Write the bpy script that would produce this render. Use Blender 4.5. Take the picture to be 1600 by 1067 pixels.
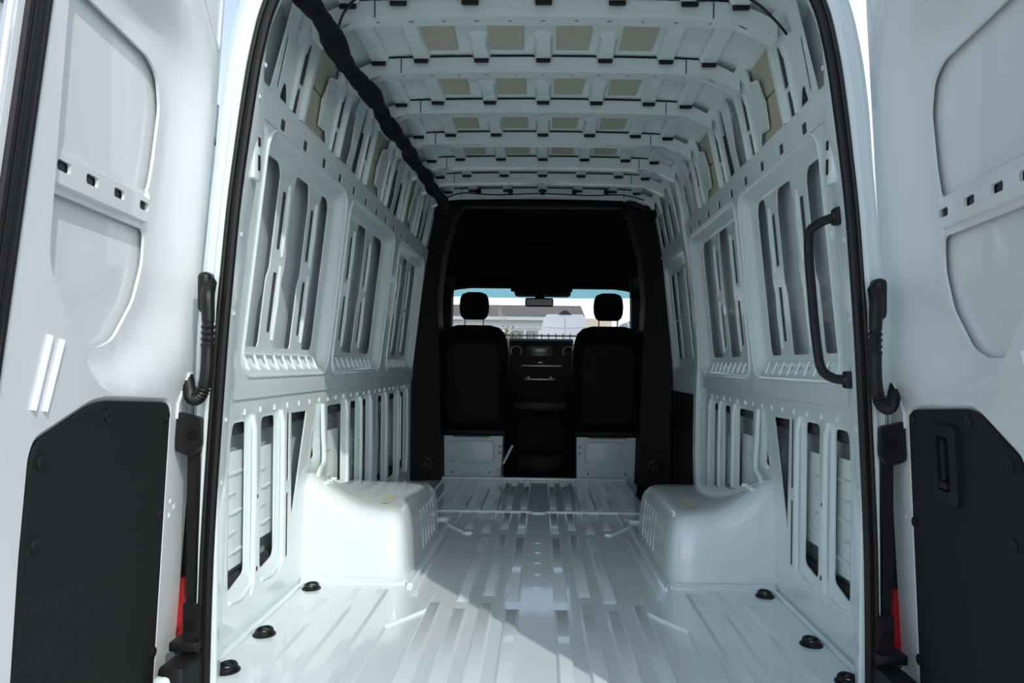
import bpy, bmesh, math, random
import numpy as np
from mathutils import Vector, Matrix
from mathutils.geometry import delaunay_2d_cdt

random.seed(7)
for o in list(bpy.data.objects): bpy.data.objects.remove(o)
scene = bpy.context.scene
COL = scene.collection

# ------------------------------------------------------------------ camera
YAW, ROLL, FPX = math.radians(1.0), math.radians(0.686), 1155.0
cam_d = bpy.data.cameras.new('camera'); cam = bpy.data.objects.new('camera', cam_d); COL.objects.link(cam)
Fv = Vector((-math.sin(YAW), math.cos(YAW), 0)); Rv = Vector((math.cos(YAW), math.sin(YAW), 0)); Uv = Vector((0, 0, 1))
cr, sr = math.cos(ROLL), math.sin(ROLL)
right = Rv*cr + Uv*sr; up = Uv*cr - Rv*sr
M = Matrix((right, up, -Fv)).transposed().to_4x4(); M.translation = (0.0067, 0, 0.83)
cam.matrix_world = M
cam_d.sensor_width = 36; cam_d.lens = FPX/1600*36
cam_d.shift_x = (800-825.9)/1600; cam_d.shift_y = (569-533.5)/1600
cam_d.clip_start = 0.02; cam_d.clip_end = 500
scene.camera = cam

# ------------------------------------------------------------------ light
SUN_AZ, SUN_EL = math.radians(33.5), math.radians(38.0)     # light travels to -X +Y
sdir = Vector((-math.sin(SUN_AZ)*math.cos(SUN_EL), math.cos(SUN_AZ)*math.cos(SUN_EL), -math.sin(SUN_EL)))
sun_d = bpy.data.lights.new('sun', 'SUN'); sun = bpy.data.objects.new('sun', sun_d); COL.objects.link(sun)
sun_d.energy = 2.05; sun_d.angle = math.radians(0.53); sun_d.color = (1.0, 0.97, 0.90)
sun.rotation_euler = sdir.to_track_quat('-Z', 'Y').to_euler(); sun.location = (6, -10, 9)

world = bpy.data.worlds.new('sky'); scene.world = world; world.use_nodes = True
nt = world.node_tree; nt.nodes.clear()
sky = nt.nodes.new('ShaderNodeTexSky'); sky.sky_type = 'NISHITA'; sky.sun_disc = False
sky.sun_elevation = SUN_EL; sky.sun_rotation = math.radians(180)-SUN_AZ   # azimuth of the sun itself
sky.air_density = 1.0; sky.dust_density = 0.7; sky.ozone_density = 1.0
hsv = nt.nodes.new('ShaderNodeHueSaturation'); hsv.inputs['Saturation'].default_value = 0.70
bg = nt.nodes.new('ShaderNodeBackground'); bg.inputs['Strength'].default_value = 0.265
wo = nt.nodes.new('ShaderNodeOutputWorld')
nt.links.new(sky.outputs[0], hsv.inputs['Color']); nt.links.new(hsv.outputs[0], bg.inputs[0]); nt.links.new(bg.outputs[0], wo.inputs[0])

vs = scene.view_settings
vs.view_transform = 'Standard'; vs.look = 'None'; vs.gamma = 1.0; vs.use_curve_mapping = False; vs.exposure = 0.0
scene.cycles.max_bounces = 10; scene.cycles.diffuse_bounces = 6; scene.cycles.transparent_max_bounces = 16

# ------------------------------------------------------------------ materials
MATS = {}
def mat(name, col, rough=0.5, metal=0.0, coat=0.0, spec=0.5, noise=0.0, nscale=30.0, bump=0.0, emit=None, alpha=None):
    m = bpy.data.materials.new(name); m.use_nodes = True; t = m.node_tree
    b = t.nodes['Principled BSDF']
    b.inputs['Base Color'].default_value = (*col, 1); b.inputs['Roughness'].default_value = rough
    b.inputs['Metallic'].default_value = metal; b.inputs['Coat Weight'].default_value = coat
    b.inputs['Coat Roughness'].default_value = 0.06; b.inputs['Specular IOR Level'].default_value = spec
    tc = t.nodes.new('ShaderNodeTexCoord'); n = t.nodes.new('ShaderNodeTexNoise')
    n.inputs['Scale'].default_value = nscale; n.inputs['Detail'].default_value = 4
    t.links.new(tc.outputs['Object'], n.inputs['Vector'])
    if noise > 0:
        r = t.nodes.new('ShaderNodeMapRange'); r.inputs['To Min'].default_value = 1-noise; r.inputs['To Max'].default_value = 1+noise*0.6
        mx = t.nodes.new('ShaderNodeVectorMath'); mx.operation = 'SCALE'; mx.inputs[0].default_value = col
        t.links.new(n.outputs['Fac'], r.inputs['Value']); t.links.new(r.outputs[0], mx.inputs['Scale'])
        t.links.new(mx.outputs[0], b.inputs['Base Color'])
    if bump > 0:
        bp = t.nodes.new('ShaderNodeBump'); bp.inputs['Strength'].default_value = bump; bp.inputs['Distance'].default_value = 0.002
        t.links.new(n.outputs['Fac'], bp.inputs['Height']); t.links.new(bp.outputs[0], b.inputs['Normal'])
    if emit:
        b.inputs['Emission Color'].default_value = (*emit[0], 1); b.inputs['Emission Strength'].default_value = emit[1]
    MATS[name] = m; return m
WHITE = mat('white_paint', (0.775, 0.87, 0.862), 0.32, coat=0.55, noise=0.03, nscale=3)
FLOORW = mat('white_floor_paint', (0.745, 0.82, 0.82), 0.22, coat=0.7, noise=0.05, nscale=5)
DOORW = mat('white_door_paint', (0.77, 0.80, 0.805), 0.35, coat=0.5, noise=0.02, nscale=3)
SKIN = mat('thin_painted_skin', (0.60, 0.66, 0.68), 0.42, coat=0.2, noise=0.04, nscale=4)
SHADE_SEAM = mat('cavity_shade_and_seam', (0.05, 0.055, 0.06), 0.6, noise=0.3, nscale=14)  # near-black painted shade for cavities and holes; also bow seams
FOAM = mat('beige_damping_pad', (0.50, 0.49, 0.38), 0.85, noise=0.12, nscale=25, bump=0.3)
BLACK = mat('black_plastic', (0.008, 0.009, 0.010), 0.5, spec=0.35, noise=0.15, nscale=60)
RUBBER = mat('black_rubber', (0.006, 0.0065, 0.007), 0.42, spec=0.35, noise=0.2, nscale=80)
PANEL = mat('black_grained_board', (0.012, 0.0145, 0.0155), 0.75, spec=0.25, noise=0.25, nscale=220, bump=0.5)
CLOTHB = mat('dark_seat_cloth', (0.0035, 0.004, 0.0055), 0.9, spec=0.15, noise=0.3, nscale=200)
CLOTHC = mat('dark_blue_seat_back', (0.006, 0.0075, 0.0105), 0.75, spec=0.2, noise=0.2, nscale=120)
LINER = mat('dark_headliner', (0.0022, 0.0025, 0.003), 0.95, spec=0.1, noise=0.2, nscale=90)
BOXP = mat('seat_box_white_shaded', (0.46, 0.56, 0.60), 0.4, coat=0.2, noise=0.03, nscale=6)  # white box paint darkened for the weak light at the cab end
CABB = mat('dark_cab_trim', (0.003, 0.0035, 0.004), 0.6, spec=0.25, noise=0.2, nscale=60)
TUBE = mat('black_cloth_wrap', (0.007, 0.009, 0.013), 0.75, spec=0.2, noise=0.35, nscale=60, bump=0.6)
CHROME = mat('steel_pin', (0.6, 0.6, 0.6), 0.25, metal=1.0)
SILVER = mat('satin_silver_trim', (0.42, 0.43, 0.44), 0.35, metal=0.6)
REDL = mat('red_lens', (0.55, 0.006, 0.008), 0.12, coat=1.0)
ASPH = mat('asphalt', (0.46, 0.46, 0.45), 0.9, noise=0.25, nscale=3, bump=0.3)
SCREEN = mat('glossy_dark_screen', (0.05, 0.055, 0.06), 0.15, noise=0.9, nscale=18)
BWALL = mat('white_render_wall', (0.90, 0.90, 0.88), 0.8, noise=0.04, nscale=2)
BROOF = mat('grey_shingle_roof', (0.15, 0.135, 0.115), 0.9, noise=0.25, nscale=9)
BGLASS = mat('window_pane_glass', (0.16, 0.19, 0.20), 0.15, noise=0.3, nscale=2)
BFRAME = mat('grey_window_frame', (0.45, 0.50, 0.47), 0.6, noise=0.05)
GREEN = mat('green_window_frame', (0.30, 0.48, 0.38), 0.6, noise=0.05)
BEIGE = mat('beige_wall', (0.50, 0.42, 0.33), 0.85, noise=0.1)
CORR = mat('pale_corrugated_steel', (0.72, 0.76, 0.80), 0.5, noise=0.05)
CORRD = mat('grey_roof_edge', (0.20, 0.24, 0.27), 0.6, noise=0.1)
LEAF = mat('olive_leaf', (0.16, 0.17, 0.09), 0.7, noise=0.4, nscale=4)
BARK = mat('pale_bark', (0.42, 0.39, 0.35), 0.9, noise=0.3, nscale=20)
CARG = mat('grey_car_paint', (0.22, 0.24, 0.27), 0.3, coat=0.6, noise=0.02)
IRON = mat('black_iron', (0.03, 0.03, 0.032), 0.6, noise=0.1)
def glass(name, tint, refl=0.08):
    m = bpy.data.materials.new(name); m.use_nodes = True; t = m.node_tree; t.nodes.clear()
    o = t.nodes.new('ShaderNodeOutputMaterial'); mx = t.nodes.new('ShaderNodeMixShader')
    tr = t.nodes.new('ShaderNodeBsdfTransparent'); gl = t.nodes.new('ShaderNodeBsdfGlossy')
    tr.inputs[0].default_value = (*tint, 1); gl.inputs['Roughness'].default_value = 0.02; mx.inputs[0].default_value = refl
    t.links.new(tr.outputs[0], mx.inputs[1]); t.links.new(gl.outputs[0], mx.inputs[2]); t.links.new(mx.outputs[0], o.inputs[0])
    return m
GLASS = glass('windscreen_glass', (0.98, 0.99, 0.99), 0.02)
GLASST = glass('tinted_glass_band', (0.16, 0.30, 0.34), 0.05)

# ------------------------------------------------------------------ mesh helpers
WLOC = {}
def reg(o, w): WLOC[o.name] = Vector(w)
def finish(o, parent, w):
    COL.objects.link(o); o.location = w; reg(o, w)
    if parent is not None:
        o.parent = parent; o.matrix_parent_inverse = Matrix.Translation(-WLOC[parent.name])
    return o
def mk(name, verts, faces, m, parent=None, smooth=35, origin=None):
    V = np.array([tuple(v) for v in verts], float)
    if origin is None:
        lo, hi = V.min(0), V.max(0); origin = Vector(((lo[0]+hi[0])/2, (lo[1]+hi[1])/2, lo[2]))
    origin = Vector(origin)
    me = bpy.data.meshes.new(name); me.from_pydata([tuple(v) for v in V-np.array(origin)], [], [tuple(f) for f in faces])
    bm = bmesh.new(); bm.from_mesh(me); bmesh.ops.remove_doubles(bm, verts=bm.verts, dist=1e-6)
    bmesh.ops.recalc_face_normals(bm, faces=bm.faces); bm.to_mesh(me); bm.free()
    if smooth:
        me.polygons.foreach_set('use_smooth', [True]*len(me.polygons)); me.set_sharp_from_angle(angle=math.radians(smooth))
    me.materials.append(m); me.update()
    o = bpy.data.objects.new(name, me)
    return finish(o, parent, origin)
def share(o, w, parent=None, name=None):
    """another object on the same mesh, origin moved to w"""
    c = bpy.data.objects.new(name or o.name.split('.')[0], o.data)
    return finish(c, parent, Vector(w))
def empty(name, loc):
    o = bpy.data.objects.new(name, None); o.empty_display_size = 0.05
    return finish(o, None, Vector(loc))
def tag(o, label, cat, group=None, kind=None):
    o['label'] = label; o['category'] = cat
    if group: o['group'] = group
    if kind: o['kind'] = kind
    return o
class MB:
    def __init__(s): s.v = []; s.f = []
    def add(s, vf):
        n = len(s.v); s.v += [tuple(p) for p in vf[0]]; s.f += [tuple(i+n for i in f) for f in vf[1]]; return s
    def mk(s, name, m, parent=None, smooth=35): return mk(name, s.v, s.f, m, parent, smooth)
def box(x0, x1, y0, y1, z0, z1):
    v = [(x, y, z) for x in (x0, x1) for y in (y0, y1) for z in (z0, z1)]
    return v, [(0, 1, 3, 2), (4, 6, 7, 5), (0, 4, 5, 1), (2, 3, 7, 6), (0, 2, 6, 4), (1, 5, 7, 3)]
def bbox_(x0, x1, y0, y1, z0, z1, r=0.01, seg=2):
    bm = bmesh.new(); v, f = box(x0, x1, y0, y1, z0, z1)
    bv = [bm.verts.new(p) for p in v]
    for q in f: bm.faces.new([bv[i] for i in q])
    bmesh.ops.recalc_face_normals(bm, faces=bm.faces)
    bmesh.ops.bevel(bm, geom=list(bm.edges), offset=r, segments=seg, profile=0.5, affect='EDGES')
    bm.verts.index_update(); out = ([tuple(p.co) for p in bm.verts], [[p.index for p in q.verts] for q in bm.faces]); bm.free(); return out
def tube(path, r, n=10, cap=True):
    P = [Vector(p) for p in path]; R = r if isinstance(r, (list, tuple)) else [r]*len(P)
    v = []; f = []; ref = None
    for i, p in enumerate(P):
        t = (P[min(i+1, len(P)-1)]-P[max(i-1, 0)]).normalized()
        if ref is None:
            ref = Vector((0, 0, 1)) if abs(t.z) < 0.9 else Vector((1, 0, 0))
        a = (ref - t*ref.dot(t)).normalized(); b = t.cross(a); ref = a
        for k in range(n):
            an = 2*math.pi*k/n; v.append(p+a*(R[i]*math.cos(an))+b*(R[i]*math.sin(an)))
        if i:
            for k in range(n): f.append(((i-1)*n+k, (i-1)*n+(k+1) % n, i*n+(k+1) % n, i*n+k))
    if cap: f.append(tuple(range(n))[::-1]); f.append(tuple((len(P)-1)*n+k for k in range(n)))
    return v, f
def smoothpath(P, sub=6):
    P = [Vector(p) for p in P]; out = []
    for i in range(len(P)-1):
        a, b, c, d = P[max(i-1, 0)], P[i], P[i+1], P[min(i+2, len(P)-1)]
        for k in range(sub):
            t = k/sub
            out.append(0.5*((2*b)+(c-a)*t+(2*a-5*b+4*c-d)*t*t+(3*b-a-3*c+d)*t**3))
    out.append(P[-1]); return out
def loft(rings, closed=True, cap=True):
    n = len(rings[0]); v = [tuple(p) for r in rings for p in r]; f = []
    for i in range(len(rings)-1):
        for k in range(n if closed else n-1): f.append((i*n+k, i*n+(k+1) % n, (i+1)*n+(k+1) % n, (i+1)*n+k))
    if cap and closed: f.append(tuple(range(n))[::-1]); f.append(tuple((len(rings)-1)*n+k for k in range(n)))
    return v, f
def rrect(a0, b0, a1, b1, r, n=4):
    r = min(r, (a1-a0)/2-1e-5, (b1-b0)/2-1e-5); P = []
    for cx, cy, s in ((a1-r, b1-r, 0), (a0+r, b1-r, 1), (a0+r, b0+r, 2), (a1-r, b0+r, 3)):
        for k in range(n+1):
            an = math.pi/2*(s+k/n); P.append((cx+r*math.cos(an), cy+r*math.sin(an)))
    return P
def rpoly(P, r, n=4):
    out = []; N = len(P)
    for i in range(N):
        a, b, c = Vector(P[i-1]), Vector(P[i]), Vector(P[(i+1) % N])
        rr = min(r[i] if isinstance(r, (list, tuple)) else r, (a-b).length*0.45, (c-b).length*0.45)
        if rr < 1e-4: out.append(tuple(b)); continue
        p = b+(a-b).normalized()*rr; q = b+(c-b).normalized()*rr
        for k in range(n+1):
            t = k/n; out.append(tuple(p*(1-t)**2+b*2*t*(1-t)+q*t*t))
    return out
def prism(poly, fm, w0, w1):
    n = len(poly); v = [fm(a, b, w0) for a, b in poly]+[fm(a, b, w1) for a, b in poly]
    return v, [tuple(range(n)), tuple(range(2*n-1, n-1, -1))]+[(k, (k+1) % n, n+(k+1) % n, n+k) for k in range(n)]
def inpoly(P, pts):
    P = np.array(P); x, y = pts[:, 0], pts[:, 1]; ins = np.zeros(len(pts), bool)
    for i in range(len(P)):
        x0, y0 = P[i-1]; x1, y1 = P[i]
        c = ((y0 > y) != (y1 > y))
        if y1 != y0: ins ^= c & (x < (x1-x0)*(y-y0)/(y1-y0)+x0)
    return ins
def pdist(P, pts):
    P = np.array(P); d = np.full(len(pts), 1e9)
    for i in range(len(P)):
        a = P[i-1]; b = P[i]; ab = b-a; L = max(ab@ab, 1e-12)
        t = np.clip(((pts-a)@ab)/L, 0, 1); d = np.minimum(d, np.linalg.norm(pts-a-t[:, None]*ab, axis=1))
    return d
def sheet(outer, holes, fm, grid=0.05, loops=(), wf=None, thick=0.012):
    """pressed sheet: outline with cut-outs in (a,b); fm(a,b,w) maps to space, wf(pts)->w relief"""
    def dens(P):
        out = []
        for i in range(len(P)):
            a, b = P[i], P[(i+1) % len(P)]; n = max(1, int(math.hypot(b[0]-a[0], b[1]-a[1])/grid))
            out += [(a[0]+(b[0]-a[0])*k/n, a[1]+(b[1]-a[1])*k/n) for k in range(n)]
        return out
    outer = dens(outer); loops = [dens(L) for L in loops]
    O = np.array(outer); lo, hi = O.min(0), O.max(0)
    pts = [tuple(p) for p in outer]; edges = [(i, (i+1) % len(outer)) for i in range(len(outer))]
    for L in list(holes)+list(loops):
        n = len(pts); pts += [tuple(p) for p in L]; edges += [(n+i, n+(i+1) % len(L)) for i in range(len(L))]
    gx = np.arange(lo[0]+grid/2, hi[0], grid); gy = np.arange(lo[1]+grid/2, hi[1], grid)
    G = np.array([(a, b) for a in gx for b in gy])
    if len(G):
        k = inpoly(outer, G) & (pdist(outer, G) > grid*0.3)
        for L in holes: k &= ~inpoly(L, G) & (pdist(L, G) > grid*0.3)
        for L in loops: k &= pdist(L, G) > grid*0.25
        pts += [tuple(p) for p in G[k]]
    vo, _, fo, *_ = delaunay_2d_cdt([Vector(p) for p in pts], edges, [], 0, 1e-7)
    A = np.array([tuple(v) for v in vo]); fo = [tuple(f) for f in fo]
    C = np.array([A[list(f)].mean(0) for f in fo]); k = inpoly(outer, C)
    for L in holes: k &= ~inpoly(L, C)
    fo = [f for f, q in zip(fo, k) if q]
    w = wf(A) if wf else np.zeros(len(A)); n = len(A)
    v = [fm(A[i, 0], A[i, 1], w[i]) for i in range(n)]+[fm(A[i, 0], A[i, 1], w[i]+thick) for i in range(n)]
    F = list(fo)+[tuple(i+n for i in f[::-1]) for f in fo]
    cnt = {}
    for f in fo:
        for i in range(len(f)):
            e = (f[i], f[(i+1) % len(f)]); cnt[tuple(sorted(e))] = None if tuple(sorted(e)) in cnt else e
    for e in cnt.values():
        if e: F.append((e[1], e[0], e[0]+n, e[1]+n))
    used = sorted({i for f in F for i in f}); mp = {q: i for i, q in enumerate(used)}
    return [v[i] for i in used], [tuple(mp[i] for i in f) for f in F]
def sstep(t): t = np.clip(t, 0, 1); return t*t*(3-2*t)

# ------------------------------------------------------------------ the van body
ZP = [0, .70, .85, 1.5, 1.6, 1.75, 1.86, 1.95, 2.02, 2.1]; XP = [.885, .885, .872, .80, .787, .757, .733, .712, .68, .62]
def Xw(z): return float(np.interp(z, ZP, XP))
def wallmap(s): return lambda y, z, w: (s*(Xw(z)+w), y, z)
GROUND = -0.68

# ground
tag(mk('ground', [(-90, -60, GROUND), (90, -60, GROUND), (90, 120, GROUND), (-90, 120, GROUND)], [(0, 1, 2, 3)], ASPH, smooth=0),
    'grey asphalt ground of the yard around the van', 'ground', kind='structure')

# ---- floor
fo = [(-.905, 1.72), (.905, 1.72), (.905, 4.17), (.62, 4.17), (.62, 5.33), (-.905, 5.33)]
floor = mk('floor', *sheet(fo, [], lambda a, b, w: (a, b, w), grid=0.12, wf=lambda A: np.zeros(len(A))-0.02, thick=0.02), FLOORW)
tag(floor, 'glossy white ribbed steel load floor of the empty van', 'floor', kind='structure')
def rib_vf(L, wd, h=0.0105, ramp=0.035, sl=0.008):
    # raised pressed rib along +Y, starting at y=0
    v = []
    for y, k in ((0, 0), (ramp, 1), (L-ramp, 1), (L, 0)):
        hw = wd/2; tw = hw-sl
        v += [(-hw, y, 0), (-tw if k else -hw+0.002, y, h*k), (tw if k else hw-0.002, y, h*k), (hw, y, 0)]
    f = []
    for i in range(3):
        for k in range(3): f.append((i*4+k, i*4+k+1, i*4+5+k, i*4+4+k))
    f.append((0, 3, 7, 4)); f.append((4, 7, 11, 8)); f.append((8, 11, 15, 12))
    return v, f
ribcache = {}
def rib(x, y0, y1, wd=0.05, nm='rib', par=floor):
    key = (round(y1-y0, 3), wd)
    if key not in ribcache:
        v, f = rib_vf(y1-y0, wd)
        ribcache[key] = mk(nm, [(a+x, b+y0, c) for a, b, c in v], f, FLOORW, par, 20, origin=(x, y0, 0)); return
    share(ribcache[key], (x, y0, 0), par, nm)
XR = [.083, .170, .256, .348]
for s in (-1, 1):
    for i, x in enumerate(XR):
        rib(s*x, 1.74, 2.50 if i % 2 == 0 else 2.56)
        if i < 3: rib(s*x, 2.57 if i % 2 == 0 else 2.64, 3.52 if i % 2 == 0 else 3.58)
        rib(s*x, 3.62 if i % 2 == 0 else 3.70, 4.10)
        rib(s*x, 4.18, 5.26)
    for x, y1 in ((.56, 2.70), (.645, 2.70), (.735, 2.58)): rib(s*x, 1.74, y1, 0.042)
    for x, y0 in ((.435, 2.62), ): rib(s*x, y0, 3.55, 0.03)
    for x in (.44, .53): rib(s*x, 4.22, 5.24, 0.05)
    # angled joggle of the floor pressing in front of each wheel arch
    P = [(.49, 1.76), (.49, 2.30), (.385, 2.47), (.385, 2.62)]
    def bar(P, hw, h=0.009):
        L = []; n = len(P)
        for i in range(n):
            a = Vector(P[max(i-1, 0)]); b = Vector(P[min(i+1, n-1)]); t = (b-a).normalized(); nn = Vector((t.y, -t.x))
            p = Vector(P[i]); L.append([(p+nn*hw), (p+nn*(hw-.006)), (p-nn*(hw-.006)), (p-nn*hw)])
        v = []; f = []
        for i, r in enumerate(L):
            for k, q in enumerate(r): v.append((s*q.x, q.y, h if k in (1, 2) else 0))
            if i:
                for k in range(3): f.append(((i-1)*4+k, (i-1)*4+k+1, i*4+k+1, i*4+k))
        f += [(0, 1, 2, 3), tuple((n-1)*4+k for k in (3, 2, 1, 0))]
        return v, f
    mk('joggle_rib', *bar(P, 0.022), FLOORW, floor, 20)
    mk('joggle_rib', *bar([(.34, 3.60), (.45, 3.78), (.45, 4.08)], 0.02), FLOORW, floor, 20)
rib(-.70, 3.95, 5.2, 0.05); rib(-.79, 3.95, 5.2, 0.03); rib(-.62, 4.0, 5.2, 0.04)
# cross seam with a centre notch, front edge strip
mk('cross_seam', *tube([(-.86, 4.14, .003), (-.05, 4.14, .003), (-.03, 4.11, .003), (.03, 4.11, .003), (.05, 4.14, .003), (.60, 4.14, .003)], 0.006, 6), FLOORW, floor)
mb = MB(); mb.add(bbox_(-.90, .62, 5.27, 5.33, 0, .018, .004)); mb.mk('front_edge_strip', FLOORW, floor)
for k in range(5):
    mk('drain_plug', *loft([[(0.0+r*math.cos(a)*1.6, 2.75+k*.17+r*math.sin(a), z) for a in np.linspace(0, 2*math.pi, 13)[:-1]] for r, z in ((.010, 0), (.008, .003), (.004, .003))]), FLOORW, floor)
# rear sill plate
mk('sill_plate', *bbox_(-.80, .80, 1.66, 1.745, -.03, .004, .004), BLACK, floor)

# ---- side walls
BAYS = [(2.16, 3.03), (3.09, 4.01), (4.17, 5.01)]
SPLIT = [2.06, 3.06, 4.09, 5.08]
def slot(yc, z0, z1, w=.040): return rrect(yc-w/2, z0, yc+w/2, z1, .008, 2)
BAYHOLES = [
    [[(2.215, .875), (2.365, .875), (2.365, 1.10), (2.385, 1.13), (2.385, 1.44), (2.36, 1.468), (2.25, 1.468), (2.215, 1.40)],
     [(2.50, .875), (2.665, .875), (2.665, 1.10), (2.685, 1.14), (2.685, 1.40), (2.665, 1.468), (2.53, 1.468), (2.515, 1.40), (2.515, 1.14), (2.50, 1.10)],
     [(2.79, .875), (2.90, .875), (2.915, .90), (2.915, 1.44), (2.89, 1.468), (2.82, 1.468), (2.805, 1.43), (2.805, 1.14), (2.79, 1.10)]],
    [[(3.145, .875), (3.235, .875), (3.235, 1.10), (3.25, 1.14), (3.25, 1.44), (3.23, 1.468), (3.165, 1.468), (3.145, 1.44)],
     [(3.355, .875), (3.535, .875), (3.535, 1.10), (3.555, 1.14), (3.555, 1.40), (3.535, 1.468), (3.39, 1.468), (3.37, 1.40), (3.37, 1.14), (3.355, 1.10)],
     [(3.67, .875), (3.87, .875), (3.895, .90), (3.895, 1.44), (3.87, 1.468), (3.70, 1.468), (3.685, 1.43), (3.685, 1.14), (3.67, 1.10)]],
    [[(4.225, .875), (4.345, .875), (4.345, 1.10), (4.36, 1.14), (4.36, 1.44), (4.34, 1.468), (4.245, 1.468), (4.225, 1.44)],
     [(4.475, .875), (4.625, .875), (4.625, 1.10), (4.64, 1.14), (4.64, 1.40), (4.62, 1.468), (4.50, 1.468), (4.485, 1.40), (4.485, 1.14), (4.475, 1.10)],
     [(4.76, .875), (4.89, .875), (4.915, .90), (4.915, 1.44), (4.89, 1.468), (4.785, 1.468), (4.77, 1.43), (4.77, 1.14), (4.76, 1.10)]]]
BAYSLOT = [(2.440, 2.735), (3.305, 3.615), (4.415, 4.70)]
def recess(b, d): return rrect(b[0]+d, .785+d, b[1]-d, 1.523-d, max(.075-d, .03), 6)
def build_wall(s, yend, nb, name, label):
    wm = wallmap(s)
    W = empty(name, (s*.89, 3.4, 0)); tag(W, label, 'wall', kind='structure')
    # window bays
    for i in range(nb):
        b = BAYS[i]; y0, y1 = SPLIT[i], min(SPLIT[i+1], yend)
        def wf(A, b=b):
            P = recess(b, 0); d = pdist(P, A); ins = inpoly(P, A)
            return np.where(ins, .038*sstep(d/.055), 0)
        H = [rpoly(h, .018, 3) for h in BAYHOLES[i]]
        for yc in BAYSLOT[i]: H += [slot(yc, .925, 1.125), slot(yc, 1.20, 1.392)]
        fr = mk('window_bay', *sheet([(y0, .715), (y1, .715), (y1, 1.5245), (y0, 1.5245)], H, wm, .05, [recess(b, d) for d in (0, .012, .027, .042, .055)], wf, .004), WHITE, W)
        # raised bead round the recess mouth and ledge ladder
        mb = MB(); R = recess(b, -.004)
        mb.add(tube([wm(y, z, -.001) for y, z in R]+[wm(*R[0], -.001)], .0045, 6, False)); mb.mk('recess_bead', WHITE, fr)
        mb = MB()
        n = int((b[1]-b[0]-.16)/.085)
        for k in range(n+1):
            y = b[0]+.08+k*.085; mb.add(tube([wm(y, .800, .010), wm(y, .850, .033)], .005, 5))
        mb.add(tube([wm(b[0]+.07, .850, .034), wm(b[1]-.07, .850, .034)], .005, 5)); mb.mk('ledge_ribs', WHITE, fr)
        # vertical stiffener beads on the posts
        for yc in BAYSLOT[i]:
            for z0, z1 in ((.90, 1.15), (1.18, 1.42)):
                mk('post_bead', *tube([wm(yc+.033, z0, .038), wm(yc+.033, (z0+z1)/2, .034), wm(yc+.033, z1, .038)], .0055, 6), WHITE, fr)
    # belt rail with square holes
    H = []; y = 2.245
    while y < yend-.04: H.append(rrect(y-.022, 1.533, y+.022, 1.567, .006, 2)); y += .213
    H = [h for h in H]
    mk('belt_rail', *sheet([(1.95, 1.5255), (yend, 1.5255), (yend, 1.607), (1.95, 1.607)], H, lambda y, z, w: wm(y, z, w-.004), .06, (), None, .004), WHITE, W)
    # lower panel
    H = [rpoly([(2.145, .15), (2.265, .18), (2.265, .645), (2.17, .645), (2.145, .56)], .02), rpoly([(2.39, .15), (2.515, .17), (2.515, .648), (2.39, .648)], .025),
         slot(2.614, .135, .365, .028), slot(2.616, .405, .65, .028), [(2.645, .645), (2.82, .642), (2.655, .24)], rpoly([(2.905, .44), (2.955, .45), (2.94, .55)], .01)]
    Hf = [rpoly([(3.125, .14), (3.36, .14), (3.36, .643), (3.125, .643)], .025), slot(3.44, .38, .65, .02), slot(3.44, .14, .35, .02),
          rpoly([(3.515, .14), (3.62, .14), (3.62, .643), (3.515, .643)], .02), slot(3.69, .36, .65, .02), slot(3.69, .14, .34, .02),
          rpoly([(3.76, .14), (3.838, .14), (3.838, .643), (3.76, .643)], .02), rpoly([(4.08, .14), (4.215, .14), (4.215, .643), (4.08, .643)], .02),
          slot(4.30, .14, .64, .018), rpoly([(4.375, .14), (4.57, .14), (4.57, .643), (4.375, .643)], .02), slot(4.65, .14, .64, .018),
          rpoly([(4.74, .14), (4.882, .14), (4.882, .643), (4.74, .643)], .02)]
    lm = lambda y, z, w: wm(y, z, w+.006)
    def flange(HH):
        def wf(A):
            w = np.zeros(len(A))
            for h in HH:
                if len(h) > 14: w = np.maximum(w, .012*(1-sstep((pdist(h, A))/.02)))
            return w
        return wf
    mk('lower_panel', *sheet([(2.03, -.0), (3.0, -.0), (3.0, .7145), (2.03, .7145)], H, lm, .05, [], flange(H), .005), WHITE, W)
    Hf = [h for h in Hf if max(p[0] for p in h) < yend-.04]
    mk('lower_panel', *sheet([(3.001, 0), (yend, 0), (yend, .7145), (3.001, .7145)], Hf, lm, .06, [], flange(Hf), .005), WHITE, W)
    for yc in (2.615, 3.44, 3.69, 4.30, 4.65):
        if yc < yend-.05: mk('slit_shade', *sheet([(yc-.022, .12), (yc+.022, .12), (yc+.022, .66), (yc-.022, .66)], [], wm, .2, [], lambda A: np.zeros(len(A))+.0125, .004), SHADE_SEAM, W)  # dark sheet stands in for shade inside the slits
    # spot-weld lugs along the belt crease
    proto = None; y = 2.10
    while y < yend-.03:
        for z in (.675,):
            p = wm(y, z, .008)
            if proto is None: proto = mk('weld_lug', *bbox_(p[0]-.006, p[0]+.006, p[1]-.005, p[1]+.005, p[2]-.010, p[2]+.010, .003, 1), WHITE, W, origin=p)
            else: share(proto, p, W)
        y += .125
    mk('belt_hole_shade', *sheet([(2.05, 1.53), (yend-.01, 1.53), (yend-.01, 1.60), (2.05, 1.60)], [], wm, .2, [], lambda A: np.zeros(len(A))+.001, .004), SHADE_SEAM, W)  # dark sheet put in as the shade behind the belt holes
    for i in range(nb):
        for yc in BAYSLOT[i]: mk('post_slot_shade', *sheet([(yc-.026, .89), (yc+.026, .89), (yc+.026, 1.43), (yc-.026, 1.43)], [], wm, .1, [], lambda A: np.zeros(len(A))+.0435, .004), SHADE_SEAM, W)  # dark sheets painted as the shade behind the post slots
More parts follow.
